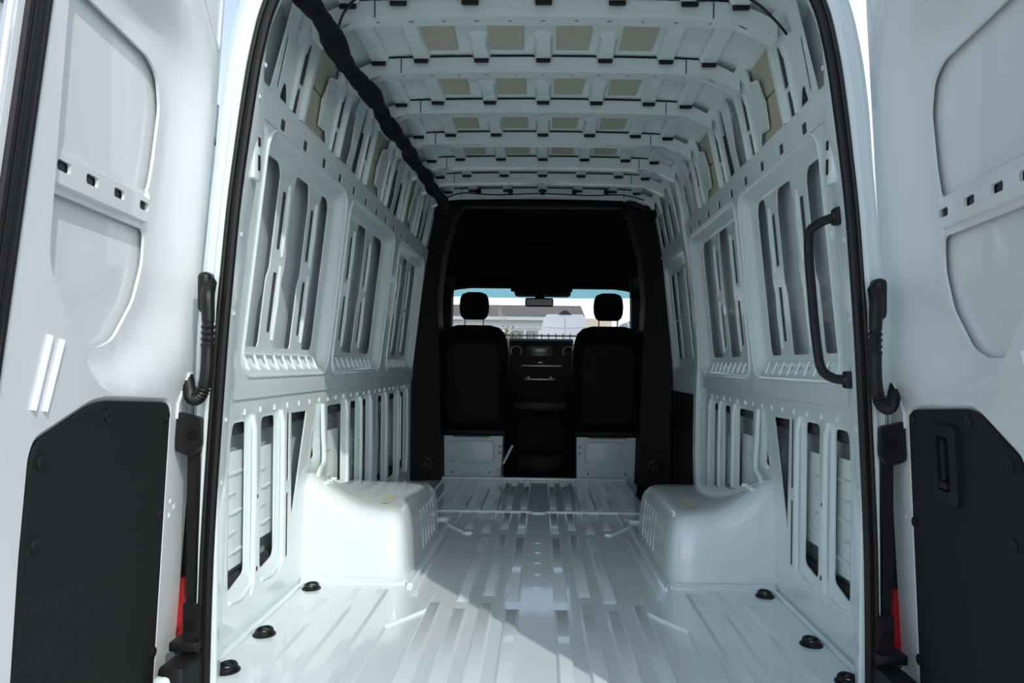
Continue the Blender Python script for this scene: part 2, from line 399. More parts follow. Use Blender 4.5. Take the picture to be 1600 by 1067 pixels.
    for ya, za, ra in ((2.10, .632, .013), (2.335, .17, .008), (2.335, .40, .006), (2.075, .42, .006)):
        mk('access_hole_shade', *loft([[lm(ya+r*.8*math.cos(t), za+r*math.sin(t), w) for t in np.linspace(0, 2*math.pi, 13)[:-1]] for r, w in ((ra, 0), (ra, -.0012), (ra*.3, -.0012))]), SHADE_SEAM, W)  # dark ovals stand in for the shade inside open holes
    for ya in (2.292, 2.545, 3.39, 3.655, 3.87, 4.25, 4.61, 4.92):
        if ya < yend-.04: mk('post_bead', *tube([lm(ya, .10, .004), lm(ya, .14, -.004), lm(ya, .40, -.006), lm(ya, .62, -.004), lm(ya, .66, .004)], .009, 8), WHITE, W)
    for ya, yb in ((2.14, 2.27), (2.385, 2.52)):
        mk('sill_bead', *tube([lm(ya-.01, .125, .0), lm((ya+yb)/2, .118, -.003), lm(yb+.02, .135, .0)], .007, 8), WHITE, W)
    mk('floor_flange', *tube([(s*.872, 1.86, .006), (s*.872, 2.74, .006)], .008, 6), WHITE, W)
    # white reinforcement plates behind the lower openings, with little shelves
    for y0, y1, z0, z1 in ((2.12, 2.30, .20, .555), (2.36, 2.56, .24, .545), (3.09, 3.38, .16, .53), (3.50, 3.645, .16, .50), (4.05, 4.24, .30, .50), (4.35, 4.60, .26, .52)):
        if y1 > yend: continue
        p = mk('backing_plate', *sheet(rrect(y0, z0, y1, z1, .01, 2), [], wm, .1, [], lambda A: np.zeros(len(A))+.040, .006), WHITE, W)
        k = 0; z = z0+.05
        while z < z1-.02:
            ya = y0+.02 if k % 2 else y0+.07
            mk('shelf_dimple', *tube([wm(ya, z, .038), wm(ya+.05, z, .034), wm(ya+.10, z, .039)], .005, 5), WHITE, p); k += 1; z += .06
    # upper frame: strip of slotted uprights under the roof
    H = []; pads = []
    P0 = [2.35, 2.78, 3.215, 3.65, 4.085, 4.52, 4.90]
    for k, p in enumerate(P0):
        H += [slot(p, 1.712, 1.85, .042), rpoly([(p-.035, 1.62), (p+.01, 1.62), (p+.01, 1.70), (p-.02, 1.70)], .008)]
        if k % 2 == 0:
            H.append(rpoly([(p+.09, 1.622), (p+.34, 1.622), (p+.30, 1.67), (p+.235, 1.67), (p+.235, 1.83), (p+.315, 1.85), (p+.345, 1.915), (p+.10, 1.915)], .012))
            pads.append((p+.10, p+.235))
        else:
            H.append(rpoly([(p+.075, 1.622), (p+.19, 1.622), (p+.205, 1.70), (p+.175, 1.85), (p+.21, 1.92), (p+.115, 1.92), (p+.09, 1.80)], .012))
            H.append(rpoly([(p+.26, 1.622), (p+.335, 1.622), (p+.345, 1.915), (p+.285, 1.915)], .012))
    H += [rpoly([(1.955, 1.622), (2.135, 1.622), (2.165, 1.915), (1.985, 1.915)], .015), rpoly([(2.205, 1.622), (2.275, 1.622), (2.245, 1.672), (2.215, 1.672)], .01),
          rpoly([(2.225, 1.835), (2.27, 1.85), (2.285, 1.925), (2.25, 1.925)], .012), slot(2.18, 1.64, 1.80, .018)]
    H = [h for h in H if max(p[0] for p in h) < yend-.02]
    mk('upper_frame', *sheet([(1.93, 1.6075), (yend, 1.6075), (yend, 1.945), (1.93, 1.945)], H, lm, .05, [], None, .005), WHITE, W)
    for p in P0:
        if p > yend-.05: continue
        mk('upright_slot_shade', *sheet([(p-.055, 1.612), (p+.03, 1.612), (p+.03, 1.90), (p-.055, 1.90)], [], wm, .08, [], lambda A: np.zeros(len(A))+.0125, .004), SHADE_SEAM, W)  # dark sheet serving as shade behind the upright slots
        mk('upright_bead', *tube([lm(p+.045, z, -.004) for z in (1.615, 1.68, 1.75, 1.82, 1.90, 1.94)], .009, 6), WHITE, W)
        mk('upright_bead', *tube([lm(p-.05, z, -.002) for z in (1.615, 1.68, 1.75, 1.82, 1.90, 1.94)], .007, 6), WHITE, W)
    for y0, y1 in pads:
        if y1+.1 > yend: continue
        for za, zb in ((1.625, 1.76), (1.768, 1.91)):
            mk('foam_pad', *sheet(rrect(y0+.004, za, y1+.10, zb, .008, 2), [], wm, .06, [], lambda A: np.zeros(len(A))+.026, .006), FOAM, W)
        pl = mk('ledge_plate', *sheet(rpoly([(y1+.003, 1.66), (y1+.09, 1.665), (y1+.085, 1.84), (y1+.02, 1.83), (y1-.01, 1.75)], .008), [], wm, .05, [], lambda A: np.zeros(len(A))+.012, .005), WHITE, W)
        for z in (1.69, 1.74, 1.80): mk('plate_lug', *tube([wm(y1+.01, z, .014), wm(y1+.045, z+.004, .014)], .006, 5), WHITE, pl)
    # outer skin
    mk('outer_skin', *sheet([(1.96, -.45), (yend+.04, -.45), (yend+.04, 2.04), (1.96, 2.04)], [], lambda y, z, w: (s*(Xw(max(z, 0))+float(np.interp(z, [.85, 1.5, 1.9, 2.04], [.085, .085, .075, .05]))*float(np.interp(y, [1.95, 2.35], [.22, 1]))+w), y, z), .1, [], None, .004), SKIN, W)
    # dark rails standing in for the cavity's shade behind the lower openings
    mk('cavity_shade_rail', *bbox_(min(s*.925, s*.965), max(s*.925, s*.965), 2.0, yend, .02, .17, .02), SHADE_SEAM, W)
    mk('cavity_shade_rail', *bbox_(min(s*.925, s*.965), max(s*.925, s*.965), 2.0, yend, .60, .70, .015), SHADE_SEAM, W)
    # wheel arch
    def ztop0(x): return float(np.interp(x, [.49, .60, .68, .73, .81, .86, .90], [.258, .262, .275, .297, .352, .392, .405]))
    ztop = ztop0
    st = [(2.775, 0, .050), (2.780, .25, .042), (2.788, .52, .030), (2.798, .75, .020), (2.812, .88, .012), (2.835, .955, .005), (2.87, .99, 0), (2.95, 1.0, 0), (3.10, 1.0, 0), (3.30, 1.0, 0), (3.5, .985, 0),
          (3.65, .94, .004), (3.76, .84, .012), (3.83, .66, .022), (3.87, .42, .034), (3.888, .18, .045), (3.893, 0, .05)]
    prof = [(0, 0), (.004, .30), (.009, .55), (.016, .74), (.028, .88), (.048, .96), (.075, .995), (.11, 1.0)]
    rings = []
    zt0 = ztop
    for yy, hs, ins in st:
        fo_ = float(np.interp(yy, [2.86, 3.0, 3.25, 3.6], [1, .8, .28, 0])); ztop = lambda x, fo_=fo_: min(zt0(x), .262)+max(0, zt0(x)-.262)*fo_
        x0 = .495+ins; r = []
        for dx, k in prof: r.append((s*(x0+dx), yy, k*ztop(x0+dx)*hs))
        for x in np.linspace(x0+.15, .893, 9): r.append((s*x, yy, ztop(x)*hs))
        rings.append(r)
    ztop = zt0
    arch = mk('wheel_arch', *loft(rings, closed=False, cap=False), FLOORW, W, 60)
    for yy in (3.2, 3.28, 3.36, 3.44, 3.52): mk('arch_crease', *tube([(s*.4965, yy, .03), (s*.503, yy, .10), (s*.512, yy, .19)], .0035, 6), FLOORW, arch)
    fl = [(.885, 2.752), (.56, 2.752), (.49, 2.775), (.468, 2.82), (.468, 3.86), (.50, 3.91), (.885, 3.915)]
    mk('arch_flange', *tube(smoothpath([(s*a, b, .004) for a, b in fl], 4), .010, 6), FLOORW, arch)
    mk('arch_flange', *tube(smoothpath([(s*a, b+.012*(1 if b < 3 else -1), .012) for a, b in [(.885, 2.752), (.57, 2.752), (.505, 2.778)]], 4), .008, 6), FLOORW, arch)
    mk('arch_pad', *[(lambda v, f: (v, f))(*loft([[(s*x, y, .2665) for x in (.60, .64, .67)] for y in (2.95, 3.05, 3.15)], closed=False, cap=False))][0], FOAM, arch)
    # gusset post above the arch
    mk('gusset_post', *tube(smoothpath([(s*.868, 2.79, .05), (s*.866, 2.81, .25), (s*.862, 2.88, .39), (s*.868, 2.97, .43), (s*.876, 2.985, .54), (s*.882, 2.99, .66)], 5), [.009]*26, 6), WHITE, W)
    for a, b in ((2.9, .40), (2.96, .405), (2.86, .375)): mk('weld_nub', *bbox_(min(s*.81, s*.835), max(s*.81, s*.835), a-.008, a+.008, ztop(.82)*.98, ztop(.82)+.006, .003, 1), WHITE, arch)
    return W
wallL = build_wall(-1, 5.08, 3, 'wall_left', 'white pressed-steel side wall on the left with three blanked window bays')
wallR = build_wall(1, 4.09, 2, 'wall_right', 'white pressed-steel side wall on the right ending at the sliding door')
# jamb beside the sliding door
jp = [(.905, 4.09, 0), (.895, 4.12, .10), (.885, 4.14, .35), (.885, 4.13, .70), (.88, 4.09, .9), (.85, 4.10, 1.25), (.80, 4.12, 1.55), (.77, 4.12, 1.75), (.72, 4.12, 1.93)]
def band(P, wx, wy):
    return loft([[(x-wx, y-wy, z), (x-wx, y+wy, z), (x+wx, y+wy, z), (x+wx, y-wy, z)] for x, y, z in P])
mk('door_jamb', *band(smoothpath(jp, 4), .022, .035), WHITE, wallR, 40)
mk('jamb_seal', *tube(smoothpath([(x-.008, y+.045, z) for x, y, z in jp], 4), .010, 8), RUBBER, wallR)

# ---- ceiling
def zroof(x): return 1.960-0.055*max(0, abs(x)-.45)**1.2*1.2-.010*(x/.7)**2
ceil = mk('ceiling', *sheet([(-.80, 1.86), (.80, 1.86), (.80, 5.12), (-.80, 5.12)], [], lambda a, b, w: (a, b, zroof(a)-.05*max(0, abs(a)-.66)/.14+w), .1, [], None, .006), WHITE)
tag(ceil, 'white steel roof skin with cross bows and pressed channels', 'ceiling', kind='structure')
BOW = [2.27, 2.70, 3.135, 3.575, 4.00, 4.345, 4.72]
def zb(x): return 1.898-.055*max(0, abs(x)-.60)/.12-.010*(x/.6)**2
for bi, y in enumerate(BOW):
    # strip coordinate b: 0-.055 rear face, .055-.115 underside, .115-.17 front face
    def bm_(a, b, w, y=y):
        z0 = zb(a)
        if b <= .055: return (a, y-w, z0+.055-b)
        if b <= .115: return (a, y+(b-.055), z0-w)
        return (a, y+.06+w, z0+(b-.115))
    H = []
    for k, x in enumerate(np.arange(-.62, .63, .1033)):
        ra = .016 if k in (0, 12) else (.006 if k % 2 else .010)
        H.append([(x+ra*math.cos(t), .085+.007*math.sin(t)) for t in np.linspace(0, 2*math.pi, 9)[:-1]])
    ends = [(-.715, 0), (.715, 0), (.715, .17), (-.715, .17)]
    bow = mk('roof_bow', *sheet(ends, H, bm_, .06, [[(-.7149, .055), (.7149, .055), (.7149, .115), (-.7149, .115)]], None, -.004), WHITE, ceil, 30)
    for s in (-1, 1):
        mk('bow_end', *prism(rpoly([(s*.69, 1.895), (s*.725, 1.865), (s*.752, 1.80), (s*.768, 1.80), (s*.745, 1.90), (s*.715, 1.935)], .012, 3), lambda a, b, w: (a, y+w, b), -.006, .064), WHITE, bow)
        mk('seam_line', *bbox_(s*.52-.002, s*.52+.002, y-.0015, y+.001, zb(.52)+.002, zb(.52)+.053, .0004, 1), SHADE_SEAM, bow)
    # black strip standing in for the shaded gap between bow and skin
    mb = MB()
    for x0 in np.arange(-.58, .57, .04): mb.add(box(x0, x0+.04, y-.004, y+.02, zb(x0+.02)+.0545, zb(x0+.02)+.0600))
    mb.mk('bow_gap_shade', RUBBER, bow)
proto = None
def channel(L):
    rr = []
    for y, hw, d in ((0, .012, 0), (.03, .022, .014), (L-.03, .024, .020), (L, .024, .020)):
        rr.append([(-hw-.012, y, 0), (-hw, y, -d), (hw, y, -d), (hw+.012, y, 0)])
    return loft(rr, closed=False, cap=False)
chc = {}
for bi in range(7):
    y0 = (1.95 if bi == 0 else BOW[bi-1]+.08); y1 = BOW[bi]-.008
    for x in (-.60, -.445, -.225, 0, .225, .445, .60):
        ya = y0+.02 if abs(x) > .3 else y0+(y1-y0)*.45
        L = round(y1-ya, 3)
        if L not in chc:
            v, f = channel(L); chc[L] = mk('roof_channel', [(a+x, b+ya, c+zroof(x)) for a, b, c in v], f, WHITE, ceil, 30, origin=(x, ya, zroof(x)))
        else: share(chc[L], (x, ya, zroof(x)), ceil)
        mk('channel_end_shade', *bbox_(x-.026, x+.026, y1-.012, y1-.002, zroof(x)-.034, zroof(x)-.014, .003, 1), RUBBER, ceil)  # black block stands in for the shadow at the channel's open end
    if 1 <= bi <= 4:
        for x in (-.362, -.128, .103, .327):
            mk('damping_pad', *bbox_(x-.059, x+.059, y0+.10, y1-.05, zroof(x)-.008, zroof(x)-.001, .002, 1), FOAM, ceil)
    # side gutters
    for s in (-1, 1):
        mk('roof_gutter', *tube([(s*.665, y0, 1.952), (s*.665, y1, 1.952)], .014, 6), WHITE, ceil)
# side cove between roof skin and walls
for s in (-1, 1):
    ye = 5.08 if s < 0 else 5.12
    rr = [[(s*.70, y, 1.985), (s*.725, y, 1.972), (s*.742, y, 1.955), (s*.752, y, 1.93)] for y in np.linspace(1.9, ye, 12)]
    mk('roof_cove', *loft(rr, closed=False, cap=False), WHITE, ceil)
# roof outer panel keeps daylight out
mk('roof_outer', *bbox_(-.86, .86, 1.80, 6.45, 2.055, 2.075, .008), WHITE, ceil)

# ---- rear frame: pillars, header, seal
SZ = [-.05, .0, .25, .47, .85, 1.05, 1.25, 1.49, 1.6, 1.70, 1.78, 1.835, 1.87, 1.885]
SX = [.812, .812, .808, .800, .778, .763, .745, .713, .694, .668, .625, .56, .46, .33]
path = [(SX[i], SZ[i]) for i in range(len(SX))]
ring = smoothpath([Vector((-a, b, 0)) for a, b in path]+[Vector((0, 1.888, 0))]+[Vector((a, b, 0)) for a, b in path[::-1]], 4)
ring = [(p.x, p.y) for p in ring]
def offs(R, d):
    out = []
    for i, p in enumerate(R):
        a = Vector(R[max(i-1, 0)]); b = Vector(R[min(i+1, len(R)-1)]); t = (b-a).normalized(); n = Vector((-t.y, t.x))
        out.append((p[0]+n.x*d, p[1]+n.y*d))
    return out
frame = empty('trim_1', (0, 1.82, -.05)); tag(frame, 'white rear door frame with pillars and header around the opening', 'door frame', kind='structure')
def ringstrip(prof, m, name, sm=40):
    R = []
    for d, y in prof:
        o1 = offs(ring, 1.0); R.append([])
        for p, q in zip(ring, o1):
            k = float(np.interp(p[1], [.3, .75, .9, 1.15, 1.3, 1.45, 1.6], [.55, .74, .80, .78, .79, .90, .92])) if name != 'pillar_inner' else float(np.interp(p[1], [.9, 1.6], [1, .7])); ky = float(np.interp(p[1], [1.45, 1.62], [1, .38])) if name == 'pillar_inner' else 1.0
            R[-1].append((p[0]+(q[0]-p[0])*d*k, 1.825+(y-1.825)*ky, p[1]+(q[1]-p[1])*d*k))
    return mk(name, *loft(R, closed=False, cap=False), m, frame, sm)
ringstrip([(.001, 1.825), (.004, 1.86), (.018, 1.93), (.045, 2.00), (.07, 2.05)], WHITE, 'pillar_inner')
ringstrip([(.001, 1.825), (.018, 1.822), (.026, 1.800), (.044, 1.800), (.050, 1.815), (.064, 1.815), (.070, 1.80), (.086, 1.81), (.087, 1.86), (.088, 1.93)], WHITE, 'pillar_outer')
mk('door_seal', *tube([(x, 1.812, z) for x, z in offs(ring, .004)], .0125, 10), RUBBER, frame)
mk('seal_lip', *tube([(x, 1.800, z) for x, z in offs(ring, .015)], .006, 8), RUBBER, frame)
# rear roof edge above the header
mk('header_panel', *bbox_(-.74, .74, 1.80, 1.98, 1.985, 2.06, .015), WHITE, frame)
mk('header_inner', *bbox_(-.60, .60, 1.86, 1.92, 1.93, 2.0, .01), WHITE, frame)
for s in (-1, 1):
    mk('corner_fill', *bbox_(min(s*.60, s*.80), max(s*.60, s*.80), 1.86, 1.92, 1.86, 2.06, .02), WHITE, frame)
    mk('quarter_panel', *bbox_(min(s*.90, s*.985), max(s*.90, s*.985), 1.96, 2.06, -.45, .80, .02), WHITE, frame)
    mk('quarter_upper', *loft([[(s*a, 1.95, z), (s*b, 1.95, z), (s*b, 2.02, z), (s*a, 2.02, z)] for a, b, z in ((.845, .975, .78), (.83, .95, 1.0), (.805, .905, 1.25), (.785, .86, 1.42), (.775, .83, 1.50))]), WHITE, frame)
    mk('body_strip', *bbox_(min(s*.80, s*.846), max(s*.80, s*.846), 1.835, 1.85, -.2, .72, .005), WHITE, frame)
    # latch striker plate and dots
    lp = mk('latch_plate', *bbox_(min(s*.735, s*.752), max(s*.735, s*.752), 1.885, 1.935, 1.30, 1.43, .006), WHITE, frame)
    for z, h in ((1.40, .012), (1.345, .02)): mk('latch_slot', *bbox_(min(s*.731, s*.737), max(s*.731, s*.737), 1.905, 1.915, z-h, z+h, .002, 1), RUBBER, lp)
    for z in (.1, .3, .52, .68, .95, 1.15, 1.5, 1.58):
        x = float(np.interp(z, SZ, SX))
        mk('frame_plug', *bbox_(s*(x+.004)-.003, s*(x+.004)+.003, 1.858, 1.868, z-.006, z+.006, .002, 1), SKIN, frame)

# ---- rear doors (open a little short of square)
BET = math.radians(5.8)
def doorspace(s):
    O = Vector((s*.885, 1.78, 0)); U = Vector((-s*math.sin(BET), -math.cos(BET), 0)); V = Vector((-s*.066, 0, 1)).normalized()
    W = U.cross(V); W.normalize()
    if W.x*s > 0: W = -W
    C0, K = Vector((.0067, 0, .83)), 1.055     # hinge line sits a little further out along the body side
    return lambda u, v, w: tuple(C0+(O+U*u+V*v+W*w-C0)*K)
B0 = rpoly([(.658, 1.60), (.658, .975), (.48, .785), (.40, .765), (.30, .76), (.18, .785), (.08, .84), (.028, .93), (.018, 1.05), (.018, 1.40), (.05, 1.52), (.12, 1.585), (.2, 1.60)], .04, 4)
B1 = rpoly([(.646, 1.49), (.646, .985), (.487, .835), (.40, .822), (.33, .828), (.26, .875), (.205, .955), (.188, 1.05), (.165, 1.37), (.19, 1.455), (.25, 1.49)], .03, 4)
WU = rpoly([(.640, 1.183), (.640, 1.455), (.27, 1.452), (.222, 1.43), (.200, 1.37), (.212, 1.25), (.226, 1.183)], .02, 4)
WL = rpoly([(.640, 1.103), (.640, .992), (.492, .850), (.385, .850), (.33, .868), (.255, .95), (.226, 1.03), (.228, 1.103)], .02, 4)
DOUT = rpoly([(-.004, -.22), (.932, -.22), (.712, 2.02), (.16, 2.02), (.05, 1.90), (-.004, 1.74)], [.03, .03, .05, .1, .1, .1], 5)
def build_door(s, name, label):
    D = doorspace(s); root = empty(name, D(0, -.22, -.03)); tag(root, label, 'door', kind='structure')
    slots = [rrect(u-.021, 1.139, u+.021, 1.157, .005, 2) for u in (.262, .372, .475, .568)]
    hinge_holes = [[(u+.007*math.cos(t), v+.009*math.sin(t)) for t in np.linspace(0, 2*math.pi, 9)[:-1]] for u, v in ((.100, .510), (.076, .493), (.100, .478))]
    pan = [(.112, -.10), (.655, -.10), (.668, .52), (.664, .675), (.650, .702), (.49, .751), (.44, .755), (.168, .738), (.143, .722)] if s < 0 else \
          [(.10, -.10), (.575, -.10), (.59, .50), (.588, .655), (.575, .685), (.44, .752), (.40, .758), (.150, .742), (.125, .725)]
    pan = pan[::-1]
    pout = rpoly([((u-.37)*1.035+.37, (v-.36)*1.025+.36) for u, v in pan], .02, 3)
    pin = rpoly(pan, .02, 3)
    def wf(A):
        w = np.zeros(len(A)); i0 = inpoly(B0, A); i1 = inpoly(B1, A); d0 = pdist(B0, A); d1 = pdist(B1, A)
        t = d0/(d0+d1+1e-9); w = np.where(i0, .046*sstep(t), w); w = np.where(i1, .046, w)
        # cross-bar swells back towards the viewer
        bar = (A[:, 0] > .2375) & (A[:, 0] < .6385) & (A[:, 1] > 1.1155) & (A[:, 1] < 1.1705); w = np.where(bar, .036, w)
        ip = inpoly(pout, A); w = np.where(ip, .008*sstep(pdist(pout, A)/.012), w)
        return -w
    cx, cy = .36, 1.15
    inner = mk('inner_frame', *sheet(DOUT, [WU, WL]+slots+hinge_holes, D, .035,
               [B0, B1, pout, pin, rrect(.236, 1.114, .640, 1.172, .01, 2), rrect(.242, 1.118, .634, 1.168, .01, 2), [(p[0]*.5+q[0]*.5, p[1]*.5+q[1]*.5) for p, q in zip(resamp(B0, 60), resamp(B1, 60))]], wf, -.006), DOORW, root, 30)
    # embossed stiffeners
    for P in ([(.605, .862), (.640, .748)], [(.640, .868), (.672, .752)]):
        mk('emboss_bead', *tube([D(P[0][0], P[0][1], .001), D(P[1][0], P[1][1], .001)], .006, 8), DOORW, inner)
    mk('hole_shade_backing', *prism(rrect(.06, .462, .118, .526, .006, 2), D, -.010, -.0065), SHADE_SEAM, inner)  # dark plate serving as the shade inside the hinge holes
    for P in ([(.020, .80), (.025, .70), (.10, .70), (.10, .73), (.045, .80)], [(.02, 1.58), (.02, 1.70), (.12, 1.78), (.14, 1.66)]):
        Q = [D(a, b, .001) for a, b in P]; mk('emboss_bead', *tube(Q+[Q[0]], .004, 6, False), DOORW, inner)
    # outer skin closes the door
    n = len(DOUT); v = [D(a, b, -.0005) for a, b in DOUT]+[D(a, b, -.012) for a, b in DOUT]+[D(a-.085*max(0, (a-.55)/.25)**.7, b, -.062) for a, b in DOUT]; f = [(r*n+k, r*n+(k+1) % n, (r+1)*n+(k+1) % n, (r+1)*n+k) for r in (0, 1) for k in range(n)]+[tuple(range(2*n, 3*n))]
    mk('outer_skin', v, f, DOORW, root, 30)
    mk('bar_slot_shade', *prism(rrect(.232, 1.125, .60, 1.168, .005, 2), D, -.050, -.046), SHADE_SEAM, inner)  # dark strip painted as shade inside the cross-bar slots
    # inner stiffener strip behind the windows (bonded band seen on the skin)
    band_ = lambda P, Q: loft([[D(a, b, -.0605) for a, b in P], [D(a, b, -.0585) for a, b in P], [D(a, b, -.0585) for a, b in Q], [D(a, b, -.0605) for a, b in Q]], closed=True, cap=False)
    # lower lining board
    lin = mk('lining_board', *prism(rpoly(pan, .022, 4), D, -.0095, .001), PANEL, root, 30)
    scr = [(.433, .728), (.163, .708), (.641, .668), (.640, .540), (.158, .487), (.135, .173), (.64, .2)] if s < 0 else [(.147, .722), (.410, .736), (.548, .672), (.130, .492), (.546, .540), (.112, .180), (.54, .2)]
    for u, v_ in scr:
        r = [[D(u+q*math.cos(t), v_+q*math.sin(t), h) for t in np.linspace(0, 2*math.pi, 13)[:-1]] for q, h in ((.0125, 0), (.0125, .004), (.010, .006), (.007, .004), (.003, .004))]
        mk('clip', *loft(r), BLACK, lin)
    if s > 0:
        hd = mk('pull_handle', *prism_ring(rrect(.262, .566, .372, .722, .02, 4), rrect(.285, .592, .340, .700, .010, 4), D, -.004, .012), BLACK, lin, 30)
        mk('handle_recess', *prism(rrect(.285, .592, .340, .700, .010, 4), D, -.02, .002), CABB, hd)
        mk('handle_grip', *prism(rrect(.298, .612, .318, .694, .006, 3), D, .001, .010), BLACK, hd)
        mk('handle_latch', *prism(rrect(.292, .597, .332, .610, .004, 3), D, .001, .014), BLACK, hd)
    # seal along the free edge: three lobes on a carrier
    for du, r in ((-.062, .006), (-.050, .008), (-.035, .009), (-.021, .007)):
        mk('edge_seal', *tube([D(.78+.1*(1.325-z)+du-(0 if z < 1.9 else .0), z, .003) for z in np.linspace(-.2, 1.96, 24)], r, 8), RUBBER, root)
    return root
def resamp(P, n):
    P = np.array(list(P)+[P[0]]); L = np.r_[0, np.cumsum(np.linalg.norm(np.diff(P, axis=0), axis=1))]
    t = np.linspace(0, L[-1], n+1)[:-1]
    return list(zip(np.interp(t, L, P[:, 0]), np.interp(t, L, P[:, 1])))
def prism_ring(A, B, fm, w0, w1):
    n = len(A); v = [fm(*p, w0) for p in A]+[fm(*p, w1) for p in A]+[fm(*p, w1) for p in B]+[fm(*p, w0) for p in B]; f = []
    for r in range(4):
        for k in range(n): f.append((r*n+k, r*n+(k+1) % n, ((r+1) % 4)*n+(k+1) % n, ((r+1) % 4)*n+k))
    return v, f
def align(B0, B1): pass
B1 = B1
doorL = build_door(-1, 'door_1', 'open white rear door on the left, sunlit, with plain black lining board')
doorR = build_door(1, 'door_2', 'open white rear door on the right, in shade, with pull handle in black lining board')

# ---- sliding door (closed, right side, beyond the jamb)
sd = empty('door_3', (.95, 4.7, 0)); tag(sd, 'closed sliding side door with blanked window and black lower lining', 'door', kind='structure')
def sm_(y, z, w): return (Xw(z)+.045+w, y, z)
Hs = [rpoly([(4.34, .88), (4.60, .88), (4.60, 1.44), (4.36, 1.44)], .02), rpoly([(4.66, .88), (4.90, .88), (4.90, 1.44), (4.66, 1.44)], .02), rpoly([(4.95, .88), (5.08, .88), (5.08, 1.44), (4.95, 1.44)], .02)]
Hs += [rpoly([(y, 1.63), (y+.12, 1.63), (y+.12, 1.84), (y, 1.84)], .015) for y in (4.36, 4.56, 4.76, 4.96)]
sb = (4.28, 5.14)
def wfs(A):
    P = recess(sb, 0); d = pdist(P, A); return np.where(inpoly(P, A), .03*sstep(d/.05), 0)
mk('inner_frame', *sheet([(4.17, -.02), (5.34, -.02), (5.34, 1.93), (4.17, 1.93)], Hs, sm_, .06, [recess(sb, d) for d in (0, .025, .05)], wfs, .01), WHITE, sd)
mk('lower_lining', *sheet(rpoly([(4.20, .0), (5.20, .0), (5.20, .66), (4.20, .66)], .02), [], lambda y, z, w: (Xw(z)+.028+w, y, z), .2, [], None, .012), CABB, sd)
mk('outer_skin', *sheet([(4.13, -.45), (5.40, -.45), (5.40, 2.06), (4.13, 2.06)], [], lambda y, z, w: (float(np.interp(z, [-.45, .7, .85, 1.5, 2.0, 2.06], [.985, .995, .98, .91, .83, .76]))+w, y, z), .15, [], None, .004), SKIN, sd)
mk('belt_bead', *tube([sm_(4.2, 1.575, -.003), sm_(5.2, 1.575, -.003)], .008, 6), WHITE, sd)
mk('window_bead', *tube([sm_(4.62, 1.15, .02), sm_(4.93, 1.13, .02)], .006, 6), WHITE, sd)
# step well in front of it
step = mk('entry_step', *bbox_(.622, .93, 4.19, 5.32, -.24, -.20, .01), CABB, floor)
mk('step_riser', *bbox_(.612, .622, 4.17, 5.33, -.24, -.001, .002, 1), CABB, step)
mk('step_riser', *bbox_(.62, .93, 4.165, 4.175, -.24, -.001, .002, 1), CABB, step)

# ---- cab shell
cab = empty('wall_front', (0, 5.3, -.06)); tag(cab, 'black trimmed cab end with pillars, headliner and windscreen frame', 'cab interior', kind='structure')
mk('fire_wall', *bbox_(-.96, .96, 6.90, 6.96, -.60, .88, .01), CABB, cab)
mk('cab_floor', *bbox_(-.96, .96, 5.335, 6.95, -.16, -.10, .01), CABB, cab)
for s in (-1, 1):
    P = [(.93, 5.22, -.02), (.92, 5.22, .5), (.91, 5.22, .9), (.88, 5.21, 1.3), (.84, 5.20, 1.6), (.79, 5.19, 1.85), (.74, 5.18, 2.0)]
    inw = [.70, .71, .72, .735, .70, .63, .56]
    rings = [[(s*x, y-.06, z), (s*xi, y+.02, z), (s*(xi-.02), y+.14, z), (s*x, y+.16, z)] for (x, y, z), xi in zip(P, inw)]
    pil = mk('pillar_trim', *loft(rings), CABB, cab, 40)
    # speaker-like round vent low on the pillar
    mk('belt_reel_cap', *loft([[(s*(.80+r*math.cos(t)), 5.165-h, .12+r*1.1*math.sin(t)) for t in np.linspace(0, 2*math.pi, 17)[:-1]] for r, h in ((.05, -.03), (.05, .004), (.036, .008), (.028, 0), (.006, 0))]), BLACK, pil)
    # cab door with window opening
    do = [(5.38, -.12), (6.85, -.12), (6.85, .92), (6.60, 1.45), (6.45, 1.55), (5.38, 1.60)]
    wo = rpoly([(5.50, .96), (6.68, .90), (6.50, 1.40), (6.38, 1.48), (5.50, 1.50)], .04)
    cdm = lambda y, z, w, s=s: (s*(.965-.10*max(0, z-.9)+w), y, z)
    cd = mk('cab_door', *sheet(do, [wo], cdm, .12, [], None, .05), CABB, cab, 30)
    mk('door_glass', *prism(wo, cdm, .022, .026), GLASS, cd)
    mk('side_closing', *bbox_(min(s*.86, s*.97), max(s*.86, s*.97), 5.30, 5.40, -.2, 2.0, .01), CABB, cab)
    # windscreen pillar
    mk('screen_pillar', *tube([(s*.88, 6.98, .80), (s*.87, 6.80, 1.15), (s*.84, 6.60, 1.47), (s*.79, 6.40, 1.62)], .055, 8), CABB, cab)
# headliner: from the last bow sloping to the windscreen top
rr = []
for y, z, hx in ((4.86, 1.945, .76), (5.0, 1.955, .78), (5.25, 1.955, .80), (5.6, 1.92, .85), (6.0, 1.80, .87), (6.35, 1.64, .87), (6.60, 1.505, .87)):
    rr.append([(x, y, z-.30*max(0, abs(x)/hx-.72)**1.5) for x in np.linspace(-hx, hx, 15)])
hl = mk('headliner', *loft(rr, closed=False, cap=False), LINER, cab, 60)
mk('headliner_edge', *bbox_(-.60, .55, 5.02, 5.10, 1.900, 1.965, .01), CABB, cab)
for s in (-1, 1): mk('headliner_corner', *bbox_(min(s*.56, s*.80), max(s*.56, s*.80), 5.04, 5.14, 1.84, 1.97, .03), CABB, cab)
mk('roof_front', *bbox_(-.90, .90, 5.1, 6.6, 1.99, 2.05, .01), CABB, cab)
rr = [[(x, y, z+.03) for x in np.linspace(-.93, .93, 5)] for y, z in ((6.0, 2.02), (6.45, 1.72), (6.66, 1.52))]
